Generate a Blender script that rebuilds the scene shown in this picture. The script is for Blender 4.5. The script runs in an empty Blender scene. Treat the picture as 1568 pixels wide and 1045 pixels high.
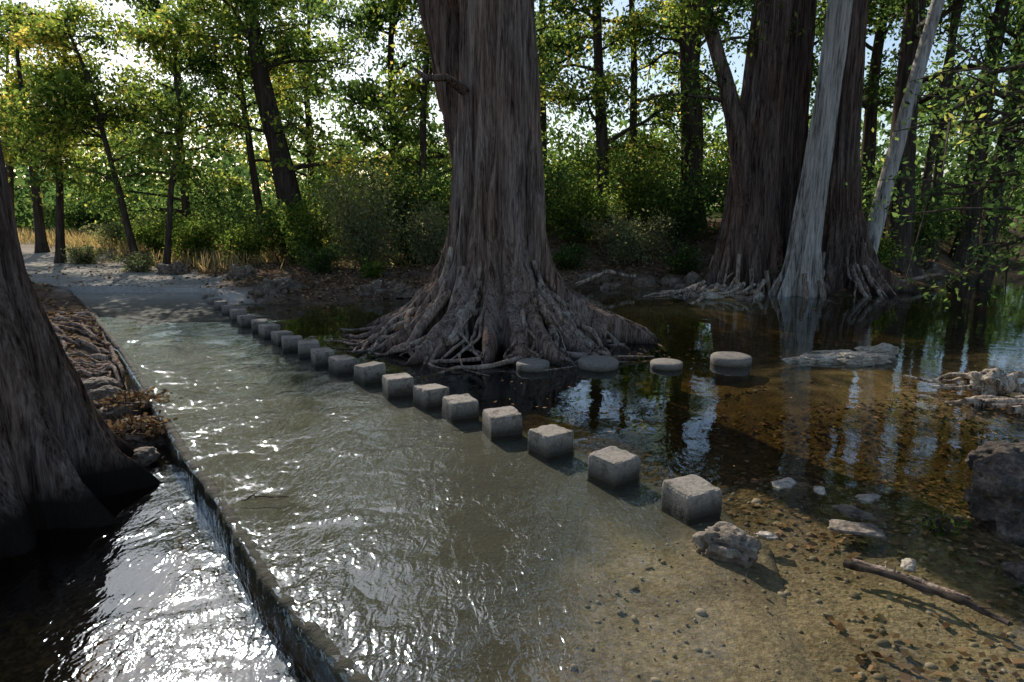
import bpy, math, numpy as np
from mathutils import Vector
scene=bpy.context.scene
scene.view_settings.view_transform='Standard'; scene.view_settings.look='None'; scene.view_settings.exposure=0
R0=np.random.default_rng(7)

# ---------------- noise ----------------
def _h(i,j,k):
    n=(i*374761393+j*668265263+k*1274126177)&0xffffffff
    n=((n^(n>>13))*1274126177)&0xffffffff
    return ((n^(n>>16))&0xffff)/65535.0
def vn(x,y,z=0.0):
    x=np.asarray(x,float); y=np.asarray(y,float); z=np.asarray(z,float)
    x,y,z=np.broadcast_arrays(x,y,z)
    i=np.floor(x).astype(np.int64);j=np.floor(y).astype(np.int64);k=np.floor(z).astype(np.int64)
    u=x-i;v=y-j;w=z-k
    u=u*u*(3-2*u);v=v*v*(3-2*v);w=w*w*(3-2*w)
    r=0
    for a in (0,1):
        for b in (0,1):
            for c in (0,1):
                r=r+_h(i+a,j+b,k+c)*(u if a else 1-u)*(v if b else 1-v)*(w if c else 1-w)
    return r*2-1
def fbm(x,y,z=0.0,o=4):
    s=0;a=1.0
    for n in range(o):
        s=s+a*vn(np.asarray(x)*2**n+17.3*n,np.asarray(y)*2**n+5.1*n,np.asarray(z)*2**n+9.7*n);a*=.5
    return s
def sstep(a,b,x):
    t=np.clip((x-a)/(b-a),0,1);return t*t*(3-2*t)

# ---------------- mesh helpers ----------------
def mk(name,V,F,mat,smooth=True,parent=None,attrs=None,fattrs=None):
    V=np.asarray(V,np.float32);F=np.asarray(F,np.int32)
    me=bpy.data.meshes.new(name)
    me.vertices.add(len(V));me.vertices.foreach_set("co",V.ravel())
    me.loops.add(F.size);me.loops.foreach_set("vertex_index",F.ravel())
    me.polygons.add(len(F))
    me.polygons.foreach_set("loop_start",np.arange(len(F),dtype=np.int32)*F.shape[1])
    me.update(calc_edges=True)
    me.polygons.foreach_set("use_smooth",np.full(len(F),smooth,bool))
    for n,a in (attrs or {}).items():
        at=me.attributes.new(n,'FLOAT','POINT');at.data.foreach_set('value',np.asarray(a,np.float32))
    for n,a in (fattrs or {}).items():
        at=me.attributes.new(n,'FLOAT','FACE');at.data.foreach_set('value',np.asarray(a,np.float32))
    me.materials.append(mat)
    ob=bpy.data.objects.new(name,me);scene.collection.objects.link(ob)
    if parent: ob.parent=parent
    return ob
def empty(name):
    e=bpy.data.objects.new(name,None);scene.collection.objects.link(e);return e
class Acc:
    def __init__(s): s.V=[];s.F=[];s.n=0;s.t=[]
    def add(s,V,F,t=0.):
        s.V.append(V);s.F.append(F+s.n);s.n+=len(V);s.t.append(np.full(len(F),t))
    def build(s,name,mat,smooth=True,parent=None):
        if not s.V: return None
        return mk(name,np.concatenate(s.V),np.concatenate(s.F),mat,smooth,parent,None,{'tone':np.concatenate(s.t)})
def grid_faces(n,m,wrap=False):
    i=np.arange(n-1)[:,None];mm=m if wrap else m-1
    j=np.arange(mm)[None,:];j2=(j+1)%m
    return np.stack([i*m+j,i*m+j2,(i+1)*m+j2,(i+1)*m+j],-1).reshape(-1,4)
def tube(P,r,k=7,rough=0.,seed=0):
    P=np.asarray(P,float);r=np.asarray(r,float)
    T=np.gradient(P,axis=0);T/=np.linalg.norm(T,axis=1,keepdims=True)+1e-9
    up=np.array([.13,.21,.97]) if abs(T[:,2]).mean()<.8 else np.array([.97,.2,.1])
    A=np.cross(T,up);A/=np.linalg.norm(A,axis=1,keepdims=True)+1e-9
    B=np.cross(T,A)
    th=np.arange(k)*2*math.pi/k
    rr=r[:,None]*np.ones(k)
    if rough: rr=rr*(1+rough*vn(np.cos(th)[None,:]*2+seed,np.sin(th)[None,:]*2,np.arange(len(P))[:,None]*.6+seed))
    V=P[:,None,:]+rr[...,None]*(np.cos(th)[None,:,None]*A[:,None,:]+np.sin(th)[None,:,None]*B[:,None,:])
    return V.reshape(-1,3),grid_faces(len(P),k,True)
def leaves(C,L,rng,asp=.5,flat=0.0):
    n=len(C)
    a=rng.normal(size=(n,3));b=rng.normal(size=(n,3))
    a[:,2]*=(1-flat);b[:,2]*=(1-flat)
    a/=np.linalg.norm(a,axis=1,keepdims=True);b-=a*(a*b).sum(1,keepdims=True);b/=np.linalg.norm(b,axis=1,keepdims=True)
    l=(L*rng.uniform(.6,1.25,n))[:,None]*.5
    V=np.stack([C-a*l,C+b*l*asp,C+a*l,C-b*l*asp],1).reshape(-1,3)
    return V,np.arange(4*n).reshape(-1,4)

# ---------------- materials ----------------
def newmat(name):
    m=bpy.data.materials.new(name);m.use_nodes=True;nt=m.node_tree;nt.nodes.clear()
    out=nt.nodes.new('ShaderNodeOutputMaterial');return m,nt,out
def N(nt,t,**k):
    n=nt.nodes.new('ShaderNode'+t)
    for a,b in k.items():
        if a in n.inputs: n.inputs[a].default_value=b
        else: setattr(n,a,b)
    return n
def ramp(nt,src,stops):
    r=nt.nodes.new('ShaderNodeValToRGB');e=r.color_ramp.elements
    e[0].position=stops[0][0];e[0].color=(*stops[0][1],1);e[1].position=stops[-1][0];e[1].color=(*stops[-1][1],1)
    for p,c in stops[1:-1]:
        q=e.new(p);q.color=(*c,1)
    nt.links.new(src,r.inputs[0]);return r.outputs[0]
def coords(nt,scale,kind='Pos'):
    c=nt.nodes.new('ShaderNodeNewGeometry').outputs['Position']
    mp=nt.nodes.new('ShaderNodeMapping');mp.inputs['Scale'].default_value=scale
    nt.links.new(c,mp.inputs[0]);return mp.outputs[0]
def noise(nt,vec,sc,det=6,rough=.6,dist=0.):
    n=N(nt,'TexNoise');n.inputs['Scale'].default_value=sc;n.inputs['Detail'].default_value=min(det,4);n.inputs['Roughness'].default_value=rough;n.inputs['Distortion'].default_value=dist
    nt.links.new(vec,n.inputs['Vector']);return n.outputs['Fac']
def mixc(nt,f,a,b,mode='MIX'):
    m=nt.nodes.new('ShaderNodeMix');m.data_type='RGBA';m.blend_type=mode
    for s,i in ((f,0),(a,6),(b,7)):
        if isinstance(s,(int,float)): m.inputs[i].default_value=s
        elif isinstance(s,tuple): m.inputs[i].default_value=(*s,1)
        else: nt.links.new(s,m.inputs[i])
    return m.outputs[2]
def mth(nt,op,a,b=0.,c=None,clamp=False):
    m=nt.nodes.new('ShaderNodeMath');m.operation=op;m.use_clamp=clamp
    for i,s in enumerate((a,b) if c is None else (a,b,c)):
        if isinstance(s,(int,float)): m.inputs[i].default_value=s
        else: nt.links.new(s,m.inputs[i])
    return m.outputs[0]
def attr(nt,name):
    a=nt.nodes.new('ShaderNodeAttribute');a.attribute_name=name;return a.outputs['Fac']
def finish(nt,out,col,rough,bump=None,bs=.5,bd=.02,spec=.3):
    if spec<=0:
        p=nt.nodes.new('ShaderNodeBsdfDiffuse');nt.links.new(col,p.inputs[0])
    else:
        p=nt.nodes.new('ShaderNodeBsdfPrincipled')
        if isinstance(col,tuple): p.inputs['Base Color'].default_value=(*col,1)
        else: nt.links.new(col,p.inputs['Base Color'])
        p.inputs['Roughness'].default_value=rough
        p.inputs['Specular IOR Level'].default_value=spec
    if bump is not None:
        b=nt.nodes.new('ShaderNodeBump');b.inputs['Strength'].default_value=bs;b.inputs['Distance'].default_value=bd
        nt.links.new(bump,b.inputs['Height']);nt.links.new(b.outputs[0],p.inputs['Normal'])
    nt.links.new(p.outputs[0],out.inputs[0]);return p

def bark_mat(name,dark,mid,light,zs=.9,sc=9,wet=True,bd=.06,red=.8,simple=False):
    m,nt,out=newmat(name)
    n1=noise(nt,coords(nt,(1,1,.06*zs)),sc,4,.68,.6)
    if simple:
        c=ramp(nt,n1,[(.3,dark),(.5,mid),(.7,light)]);finish(nt,out,c,.9,None,spec=0);return m
    n2=noise(nt,coords(nt,(1,1,.35)),1.6,3,.6)
    n3=noise(nt,coords(nt,(1,1,.05)),sc*4.5,4,.75)
    f=mth(nt,'ADD',mth(nt,'MULTIPLY',n1,.5),mth(nt,'MULTIPLY',n3,.5))
    c=ramp(nt,f,[(.38,tuple(x*.22 for x in dark)),(.445,dark),(.52,mid),(.63,light)])
    c=mixc(nt,mth(nt,'MULTIPLY',mth(nt,'SUBTRACT',n2,.36,clamp=True),3.0*red,clamp=True),c,mixc(nt,1.0,c,(1.0,.77,.62),'MULTIPLY'))
    if wet:
        g=nt.nodes.new('ShaderNodeNewGeometry');sx=nt.nodes.new('ShaderNodeSeparateXYZ');nt.links.new(g.outputs['Position'],sx.inputs[0])
        mr=nt.nodes.new('ShaderNodeMapRange');mr.inputs[1].default_value=.03;mr.inputs[2].default_value=.22
        nt.links.new(mth(nt,'ADD',sx.outputs[2],mth(nt,'MULTIPLY',n2,.12)),mr.inputs[0])
        c=mixc(nt,mr.outputs[0],(.025,.02,.015),c)
    finish(nt,out,c,.9,f,1.0,bd,0);return m
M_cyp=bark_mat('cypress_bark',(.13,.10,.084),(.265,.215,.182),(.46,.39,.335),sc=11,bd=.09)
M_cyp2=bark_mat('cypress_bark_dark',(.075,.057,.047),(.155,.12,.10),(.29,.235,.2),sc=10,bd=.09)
M_root=bark_mat('root_bark',(.12,.096,.078),(.28,.23,.19),(.48,.42,.35),3,7,False,.03)
M_pale=bark_mat('pale_bark',(.24,.22,.19),(.44,.41,.37),(.62,.58,.52),2.,5,False,.03,.2)
M_dk=bark_mat('dark_bark',(.025,.02,.015),(.065,.05,.04),(.13,.10,.08),1.5,11,False,.03,simple=True)
M_drift=bark_mat('driftwood',(.15,.12,.09),(.38,.32,.25),(.62,.56,.48),2,8,False,.03,.4)

def leaf_mat(name,stops,tr=.6,k=1.0):
    m,nt,out=newmat(name)
    c=ramp(nt,attr(nt,'tone'),stops)
    d=nt.nodes.new('ShaderNodeBsdfDiffuse');nt.links.new(c,d.inputs[0])
    t=nt.nodes.new('ShaderNodeBsdfTranslucent')
    c2=mixc(nt,1.0,c,(4.3*k,3.95*k,2.5*k),'MULTIPLY');nt.links.new(c2,t.inputs[0])
    a=nt.nodes.new('ShaderNodeMixShader');a.inputs[0].default_value=tr
    nt.links.new(d.outputs[0],a.inputs[1]);nt.links.new(t.outputs[0],a.inputs[2])
    nt.links.new(a.outputs[0],out.inputs[0]);return m
M_leaf=leaf_mat('leaf_green',[(0,(.014,.030,.012)),(.35,(.040,.070,.02)),(.65,(.09,.13,.032)),(.88,(.18,.20,.055)),(1,(.32,.26,.08))])
M_leafd=leaf_mat('leaf_dark',[(0,(.013,.029,.014)),(.5,(.038,.068,.027)),(.85,(.08,.12,.04)),(1,(.17,.18,.06))])
M_sage=leaf_mat('leaf_sage',[(0,(.06,.075,.042)),(.5,(.13,.15,.088)),(1,(.23,.24,.15))],.45,.8)
M_litter=leaf_mat('leaf_litter_brown',[(0,(.06,.035,.02)),(.45,(.16,.1,.055)),(.8,(.3,.19,.11)),(1,(.45,.33,.2))],.15,.35)
M_weed=leaf_mat('dry_weeds',[(0,(.16,.14,.06)),(.5,(.32,.25,.14)),(1,(.48,.35,.22))],.35,.55)

# ---------------- layout (metres; x right, y away, z up, pool surface z=0) ----------------
RIM=np.array([(3.2,-4),(1.2,0),(.35,1.4),(-.40,2.52),(-.69,2.86),(-1.01,3.24),(-1.43,3.75),(-2.23,4.93),(-3.02,6.01),(-3.70,7.01),(-4.95,8.8),(-6.23,10.64),(-7.20,11.96),(-9.0,14.4),(-10.2,15.9),(-14.25,19.22)])
STN=[(-7.32,16.34),(-6.85,15.60),(-6.37,14.82),(-5.95,14.20),(-5.49,13.55),(-5.06,12.87),(-4.61,12.32),(-4.24,11.75),(-3.82,11.17),(-3.49,10.64),(-3.10,10.21),(-2.73,9.62),(-2.33,9.18),(-1.86,8.68),(-1.39,8.05),(-0.93,7.6),(-0.56,7.13),(-0.10,6.59),(0.36,6.04),(0.85,5.40),(1.34,4.78)]
def rimx(y): return np.interp(y,RIM[:,1],RIM[:,0])
SR=np.array([(1.5,-4),(1.5,2.2),(1.6,3.2),(1.75,4.4),(1.62,4.85)]+[(a+.3,b) for a,b in STN[::-1][1:]]+[(-7.3,17.0),(-8.2,19.3)])
def slabr(y): return np.interp(y,SR[:,1],SR[:,0])
def slabz(y): return np.interp(y,[0,9.5,12.3,14,16,19],[-.055,-.05,-.02,.01,.06,.20])
WP=np.array([(-16,-14),(-14,5),(-9,7.2),(-6.6,8.4),(-5.9,9.3),(-6.5,10.6),(-7.2,12.2),(-6.9,15.2),(-5.9,15.9),(-4.5,15.6),(-3,16.9),(-1,17.6),(1.5,19.3),(4.5,18.6),(6,17.6),(9,17.6),(11,19),(13,21.3),(19,26),(30,30),(60,34),(120,40),(120,3),(12,4.3),(4.6,3.7),(2.75,2.95),(2.0,2.3),(1.7,0),(1.5,-14)],float)
def sdpoly(X,Y,P):
    d=np.full(X.shape,1e9);ins=np.zeros(X.shape,bool)
    n=len(P)
    for i in range(n):
        a=P[i];b=P[(i+1)%n];e=b-a
        t=np.clip(((X-a[0])*e[0]+(Y-a[1])*e[1])/(e@e),0,1)
        d=np.minimum(d,np.hypot(X-a[0]-t*e[0],Y-a[1]-t*e[1]))
        c=((a[1]>Y)!=(b[1]>Y))&(X<(b[0]-a[0])*(Y-a[1])/(b[1]-a[1]+1e-12)+a[0])
        ins^=c
    return np.where(ins,-d,d)
PATHC=np.array([(-8.2,15.5),(-10,18.5),(-14,22),(-20,28),(-34,40),(-60,60)],float)
def dpath(X,Y):
    d=np.full(X.shape,1e9)
    for a,b in zip(PATHC[:-1],PATHC[1:]):
        e=b-a;t=np.clip(((X-a[0])*e[0]+(Y-a[1])*e[1])/(e@e),0,1)
        d=np.minimum(d,np.hypot(X-a[0]-t*e[0],Y-a[1]-t*e[1]))
    return d
def sandw(X,Y):
    # ragged tongue of sand washed over the near right part of the slab
    return sstep(-.5,.5,(X-(-.15+.42*(Y-2.4)))+.45*vn(X*1.1+4,Y*1.1)+.2*vn(X*3,Y*3)+.1*vn(X*8,Y*8))*(1-sstep(4.1,5.0,Y+.3*vn(X*2,Y*2,6.)))
def hfun(X,Y):
    X=np.asarray(X,float);Y=np.asarray(Y,float)
    sd=sdpoly(X,Y,WP)+.35*vn(X*.9,Y*.9)+.12*vn(X*3,Y*3)
    far=sstep(11,17,Y)
    steep=sstep(-3.5,.5,X)*far
    dd=np.maximum(sd,0)
    up=.03+.16*sstep(0,1.0,dd)+.10*sstep(0,4,dd)*far+steep*1.15*sstep(.2,4.2,dd)+.012*np.minimum(dd,60)
    up=up+.05*fbm(X*.7,Y*.7,3.)*sstep(0,2,dd)+.25*vn(X*.12,Y*.12,5.)*sstep(3,15,dd)
    di=np.maximum(-sd,0)
    dn=-.02-.42*sstep(0,2.2,di)+.05*fbm(X*1.1,Y*1.1,8.)
    h=np.where(sd>0,up,dn)
    def sh(cx,cy,rx,ry,z,h):
        w=np.exp(-(((X-cx)/rx)**2+((Y-cy)/ry)**2)**1.5)
        return h*(1-w)+z*w
    inw=sd<0.3
    h2=h
    for s in [(2.0,3.6,1.5,1.2,-.09),(2.3,4.9,1.2,1.2,-.12),(5.2,9.3,2.4,1.7,-.05),(5.6,7.7,1.8,1.0,-.05),(3.8,15.6,2.2,1.6,-.10),(-5.3,14.6,1.2,1.6,-.05),(5.2,16.8,1.0,.8,.03),(3.4,4.3,.9,.7,-.05),(9,10.5,2.5,1.6,-.08)]:
        h2=sh(*s,h2)
    h=np.where(inw,h2+.012*fbm(X*3,Y*3,2.),h)
    low=sstep(.0,.5,rimx(Y)-X-.02)*(1-sstep(9.3,10.8,Y))
    h=h-.27*low*(1-sstep(0,1.3,sd))
    h=np.where((low>.3)&(sd<0.1),h+.06*sstep(-2.5,-8,X),h)
    us=(X>rimx(Y)-.15)&(X<slabr(Y)-.12)&(Y<17.2)
    h=np.where(us,np.minimum(h,slabz(Y)-.10),h)
    dp=dpath(X,Y);pm=(1-sstep(1.6,3.2,dp))*sstep(16.5,18,Y)
    h=h*(1-pm)+(.17+.011*np.maximum(Y-18,0)+.01*vn(X*2,Y*2))*pm
    return h

# ---------------- terrain ----------------
def axis(a,b,st,outer):
    return np.concatenate([-np.geomspace(1,outer,26)[::-1]+a,np.arange(a,b,st),b+np.geomspace(1,outer,26)])
gx=axis(-17,15,.1,500);gy=axis(1,26,.09,500)
X,Y=np.meshgrid(gx,gy);Z=hfun(X,Y)
Z=Z+.6*sstep(40,300,np.hypot(X,Y))
sd=sdpoly(X,Y,WP)
pathm=(1-sstep(1.3,2.6,dpath(X,Y)+.4*vn(X,Y)))*sstep(14.5,16,Y)
sand=np.maximum(sandw(X,Y)*(1-sstep(2.2,3.6,X)),sstep(-.9,.3,sd)*(Y<5)*(X>1))
gold=np.exp(-(((X-5.2)/3.0)**2+((Y-8.8)/2.2)**2))+np.exp(-(((X-4)/3)**2+((Y-15.5)/2.2)**2))
farg=sstep(10,20,sd)*sstep(30,42,Y)
dry=np.exp(-(((X+22)/9)**2+((Y-30)/7)**2))
m,nt,out=newmat('ground_mat')
p=coords(nt,(1,1,1))
n1=noise(nt,p,1.3,8,.65);n2=noise(nt,p,26,6,.72);n3=noise(nt,p,5,6,.6)
vor=N(nt,'TexVoronoi',Scale=34.);nt.links.new(p,vor.inputs['Vector'])
sepv=nt.nodes.new('ShaderNodeSeparateColor');nt.links.new(vor.outputs['Color'],sepv.inputs[0])
soil=ramp(nt,mth(nt,'ADD',mth(nt,'MULTIPLY',n3,.5),mth(nt,'MULTIPLY',n2,.5)),[(.3,(.035,.026,.018)),(.5,(.12,.085,.058)),(.68,(.24,.175,.12))])
grav=ramp(nt,mth(nt,'ADD',mth(nt,'MULTIPLY',sepv.outputs[0],.35),mth(nt,'MULTIPLY',n3,.65)),[(.25,(.022,.018,.010)),(.5,(.075,.058,.030)),(.75,(.19,.14,.075))])
grav=mixc(nt,mth(nt,'MULTIPLY',attr(nt,'gold'),.75),grav,mixc(nt,n3,(.085,.055,.02),(.36,.25,.11)))
def sandcol(nt,n1,n2):
    return ramp(nt,mth(nt,'ADD',mth(nt,'MULTIPLY',n1,.45),mth(nt,'MULTIPLY',n2,.55)),[(.34,(.06,.047,.03)),(.5,(.19,.148,.088)),(.66,(.36,.29,.18))])
bed=mixc(nt,attr(nt,'sand'),grav,sandcol(nt,n1,n2))
pc=ramp(nt,mth(nt,'ADD',mth(nt,'MULTIPLY',n1,.4),mth(nt,'MULTIPLY',n2,.6)),[(.3,(.20,.175,.145)),(.5,(.40,.36,.305)),(.7,(.58,.53,.46))])
grass=ramp(nt,n2,[(.3,(.05,.06,.02)),(.5,(.12,.13,.045)),(.7,(.22,.21,.09))])
c=mixc(nt,attr(nt,'farg'),soil,grass)
c=mixc(nt,mth(nt,'MULTIPLY',attr(nt,'dry'),n3),c,(.5,.35,.2))
c=mixc(nt,attr(nt,'path'),c,pc)
c=mixc(nt,attr(nt,'bed'),c,bed)
bh=mth(nt,'ADD',mth(nt,'MULTIPLY',n2,1.0),mth(nt,'MULTIPLY',vor.outputs['Distance'],-.35))
finish(nt,out,c,.85,bh,.8,.028,0)
mk('ground',np.stack([X,Y,Z],-1).reshape(-1,3),grid_faces(len(gy),len(gx)),m,True,None,
   {'path':pathm.ravel(),'bed':(1-sstep(-.15,.15,sd+.1*vn(X*4,Y*4))).ravel(),'sand':np.clip(sand,0,1).ravel(),'gold':np.clip(gold,0,1).ravel(),'farg':farg.ravel(),'dry':dry.ravel()})

# ---------------- slab + kerb ----------------
def conc_mat(name,a,b,c,alg=(.045,.055,.025),k=.5,lo=0.,hi=.13,stain=0.,sandy=False):
    m,nt,out=newmat(name);p=coords(nt,(1,1,1))
    n2=noise(nt,p,40,5,.7);n3=noise(nt,p,1.1,6,.6);n4=noise(nt,p,9,6,.7)
    col=ramp(nt,mth(nt,'ADD',mth(nt,'MULTIPLY',n4,.6),mth(nt,'MULTIPLY',n2,.4)),[(.3,a),(.5,b),(.7,c)])
    if stain: col=mixc(nt,mth(nt,'MULTIPLY',mth(nt,'SUBTRACT',n4,.46,clamp=True),stain,clamp=True),col,(.11,.09,.065))
    g=nt.nodes.new('ShaderNodeNewGeometry');sx=nt.nodes.new('ShaderNodeSeparateXYZ');nt.links.new(g.outputs['Position'],sx.inputs[0])
    mr=nt.nodes.new('ShaderNodeMapRange');mr.inputs[1].default_value=lo;mr.inputs[2].default_value=hi;mr.inputs[3].default_value=1;mr.inputs[4].default_value=0
    nt.links.new(mth(nt,'SUBTRACT',sx.outputs[2],mth(nt,'MULTIPLY',n4,.07)),mr.inputs[0])
    ac=mixc(nt,n3,alg,(alg[0]*2.4,alg[1]*2.1,alg[2]*1.9))
    if sandy: ac=mixc(nt,mth(nt,'MULTIPLY_ADD',n2,3.,-1.1,clamp=True),ac,mixc(nt,1.,ac,(2.4,2.2,1.9),'MULTIPLY'))
    col=mixc(nt,mth(nt,'MULTIPLY',mr.outputs[0],k),col,ac)
    if sandy:
        n1=noise(nt,p,1.3,4,.65);n2b=noise(nt,p,26,4,.72)
        col=mixc(nt,attr(nt,'sand'),col,sandcol(nt,n1,n2b))
    finish(nt,out,col,.85,mth(nt,'ADD',n2,mth(nt,'MULTIPLY',n4,1.5)),.8,.015);return m
M_slab=conc_mat('slab_concrete',(.12,.115,.09),(.25,.235,.19),(.42,.40,.34),(.014,.016,.011),.97,-.02,.05,sandy=True)
M_stone=conc_mat('stone_concrete',(.13,.11,.088),(.31,.27,.225),(.50,.45,.39),(.026,.023,.015),.95,-.01,.12,5.)
M_disc=conc_mat('round_stone_concrete',(.12,.10,.085),(.25,.22,.185),(.38,.34,.295),(.045,.04,.027),.9,-.04,.04,4.)
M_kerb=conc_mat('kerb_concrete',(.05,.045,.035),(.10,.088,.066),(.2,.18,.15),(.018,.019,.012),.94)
ys=np.arange(-4,19.3,.08);ts=np.linspace(0,1,70)
YY,TT=np.meshgrid(ys,ts,indexing='ij');XX=rimx(YY)*(1-TT)+slabr(YY)*TT
sw=sandw(XX,YY)
ZZ=slabz(YY)+.008*fbm(XX*1.3,YY*1.3)+sw*(.006+.008*fbm(XX*3,YY*3,4.))-.06*sw*sstep(.9,1.,TT)
XX=XX+np.where(TT==1,.06*vn(XX*3,YY*3),0)
top=np.stack([XX,YY,ZZ],-1)
rt=top[:,-1:,:].copy();rt[...,2]-=.5;rt[...,0]+=.02
mk('concrete_low_water_crossing',np.concatenate([top,rt],1).reshape(-1,3),grid_faces(len(ys),71),M_slab,True,None,{'sand':np.concatenate([sw,sw[:,-1:]],1).ravel()})
s=np.concatenate([[0],np.cumsum(np.hypot(*np.diff(RIM,axis=0).T))]);ss=np.arange(0,s[-1],.03)
kx=np.interp(ss,s,RIM[:,0]);ky=np.interp(ss,s,RIM[:,1]);kx=kx+.025*vn(ss*.6,3.)
tx=np.gradient(kx);ty=np.gradient(ky);l=np.hypot(tx,ty);nx=ty/l;ny=-tx/l
kz=slabz(ky)+np.interp(ky,[0,8,10,12,20],[.056,.057,.06,.09,.12])+.005*vn(ss*1.3,1.)+.006*vn(ss*9,2.)+.008*vn(ss*23,2.)
prof=[(-.065,-.75),(-.055,-.03),(-.042,-.004),(-.018,.004),(.01,.004),(.03,-.006),(.035,-.4)]
V=[]
for i,(o,z) in enumerate(prof):
    oo=o+.010*vn(ss*4,i*7.1)+.010*vn(ss*17,i*3.1)
    V.append(np.stack([kx+nx*oo,ky+ny*oo,kz+z+.004*vn(ss*12,i*3.3)],-1))
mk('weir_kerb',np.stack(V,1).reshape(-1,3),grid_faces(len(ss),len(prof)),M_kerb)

# ---------------- water ----------------
def water_mat(name,tint,deep,bd=.022,rk=.03):
    m,nt,out=newmat(name)
    p=coords(nt,(1,1,1))
    mp=nt.nodes.new('ShaderNodeMapping');mp.inputs['Rotation'].default_value=(0,0,math.radians(-35));mp.inputs['Scale'].default_value=(1.0,.45,1)
    nt.links.new(p,mp.inputs[0])
    a=noise(nt,mp.outputs[0],12,2,.5,1.0);b=noise(nt,p,38,1,.5,.3);c=noise(nt,p,1.9,2,.5,.6)
    rp=attr(nt,'ripple')
    patch=mth(nt,'MULTIPLY_ADD',c,3.4,-1.2,clamp=True)
    patch=mth(nt,'MULTIPLY_ADD',patch,.8,.2)
    h=mth(nt,'ADD',mth(nt,'MULTIPLY',a,1.0),mth(nt,'MULTIPLY',b,.2))
    h=mth(nt,'MULTIPLY',mth(nt,'MULTIPLY',h,patch),rp)
    h=mth(nt,'ADD',h,mth(nt,'MULTIPLY',c,.10))
    bu=nt.nodes.new('ShaderNodeBump');bu.inputs['Strength'].default_value=1;bu.inputs['Distance'].default_value=bd
    nt.links.new(h,bu.inputs['Height'])
    ior=mth(nt,'MULTIPLY_ADD',rp,.38,1.47)
    # the Fresnel node inverts the index on back faces; undo that so light also passes from below
    g=nt.nodes.new('ShaderNodeNewGeometry')
    mi=nt.nodes.new('ShaderNodeMix');mi.data_type='FLOAT'
    nt.links.new(g.outputs['Backfacing'],mi.inputs[0]);nt.links.new(ior,mi.inputs[2]);nt.links.new(mth(nt,'DIVIDE',1.0,ior),mi.inputs[3])
    fr=nt.nodes.new('ShaderNodeFresnel');nt.links.new(mi.outputs[0],fr.inputs['IOR']);nt.links.new(bu.outputs[0],fr.inputs['Normal'])
    tr=nt.nodes.new('ShaderNodeBsdfTransparent');nt.links.new(mixc(nt,attr(nt,'depth'),tint,deep),tr.inputs[0])
    gl=nt.nodes.new('ShaderNodeBsdfGlossy');nt.links.new(bu.outputs[0],gl.inputs['Normal'])
    nt.links.new(mth(nt,'MULTIPLY_ADD',rp,rk,.010),gl.inputs['Roughness']);gl.inputs[0].default_value=(.80,.91,1,1)
    mx=nt.nodes.new('ShaderNodeMixShader');nt.links.new(fr.outputs[0],mx.inputs[0]);nt.links.new(tr.outputs[0],mx.inputs[1]);nt.links.new(gl.outputs[0],mx.inputs[2])
    nt.links.new(mx.outputs[0],out.inputs[0]);return m
M_water=water_mat('water_mat',(.94,.93,.86),(.50,.44,.25))
M_tail=water_mat('tailwater_mat',(.88,.82,.68),(.58,.46,.28),.012,.035)
ys=np.concatenate([np.arange(-4,14,.1),np.arange(14,42,.5)]);ws=np.concatenate([[-.115,-.10,-.075,-.045],np.arange(0,16,.15),np.geomspace(16,110,20)])
YY,WW=np.meshgrid(ys,ws,indexing='ij');XX=rimx(YY)+WW
ZZ=np.zeros_like(XX);lowz=-.235
amt=(1-sstep(10,11,YY))
ZZ[:,0]=lowz*amt[:,0];ZZ[:,1]=-.10*amt[:,1];ZZ[:,2]=-.015;ZZ+=.003*vn(XX*2.2,YY*2.2)*(WW<9)
so=XX-slabr(YY)
so2=XX-np.interp(YY,[0,3,4.5,5],[.2,.6,1.3,1.7])
so3=np.where(YY<5,so2,so)
rip=1-.95*sstep(-.9,.9,so3+.5*vn(XX*.8,YY*.8));rip=np.clip(rip,.04,1)
rip=rip*np.where(YY>9,1-.35*sstep(9,13,YY),1)
rip=np.clip(rip+.35*np.exp(-((XX-1.0)/1.0)**2-((YY-3.2)/1.2)**2)*np.clip(vn(XX*1.5,YY*1.5)+.4,0,1),0,1)
dep=sstep(.07,.5,-hfun(XX,YY))*(so>-.1)
mk('water',np.stack([XX,YY,ZZ],-1).reshape(-1,3),grid_faces(len(ys),len(ws)),M_water,True,None,{'ripple':rip.ravel(),'depth':dep.ravel()})
ys=np.arange(-6,11.2,.1);ws=np.concatenate([-np.geomspace(12,40,12)[::-1],np.arange(-11.8,0,.15),[-.05]])
YY,WW=np.meshgrid(ys,ws,indexing='ij');XX=rimx(YY)+WW
ZZ=-.22+.006*vn(XX*2,YY*2)
rip=np.clip(.95-.8*sstep(-.9,-2.3,WW+.5*vn(XX,YY)),.10,1)
mk('tailwater',np.stack([XX,YY,ZZ],-1).reshape(-1,3),grid_faces(len(ys),len(ws)),M_tail,True,None,{'ripple':rip.ravel(),'depth':(.5+0*XX).ravel()})

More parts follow.
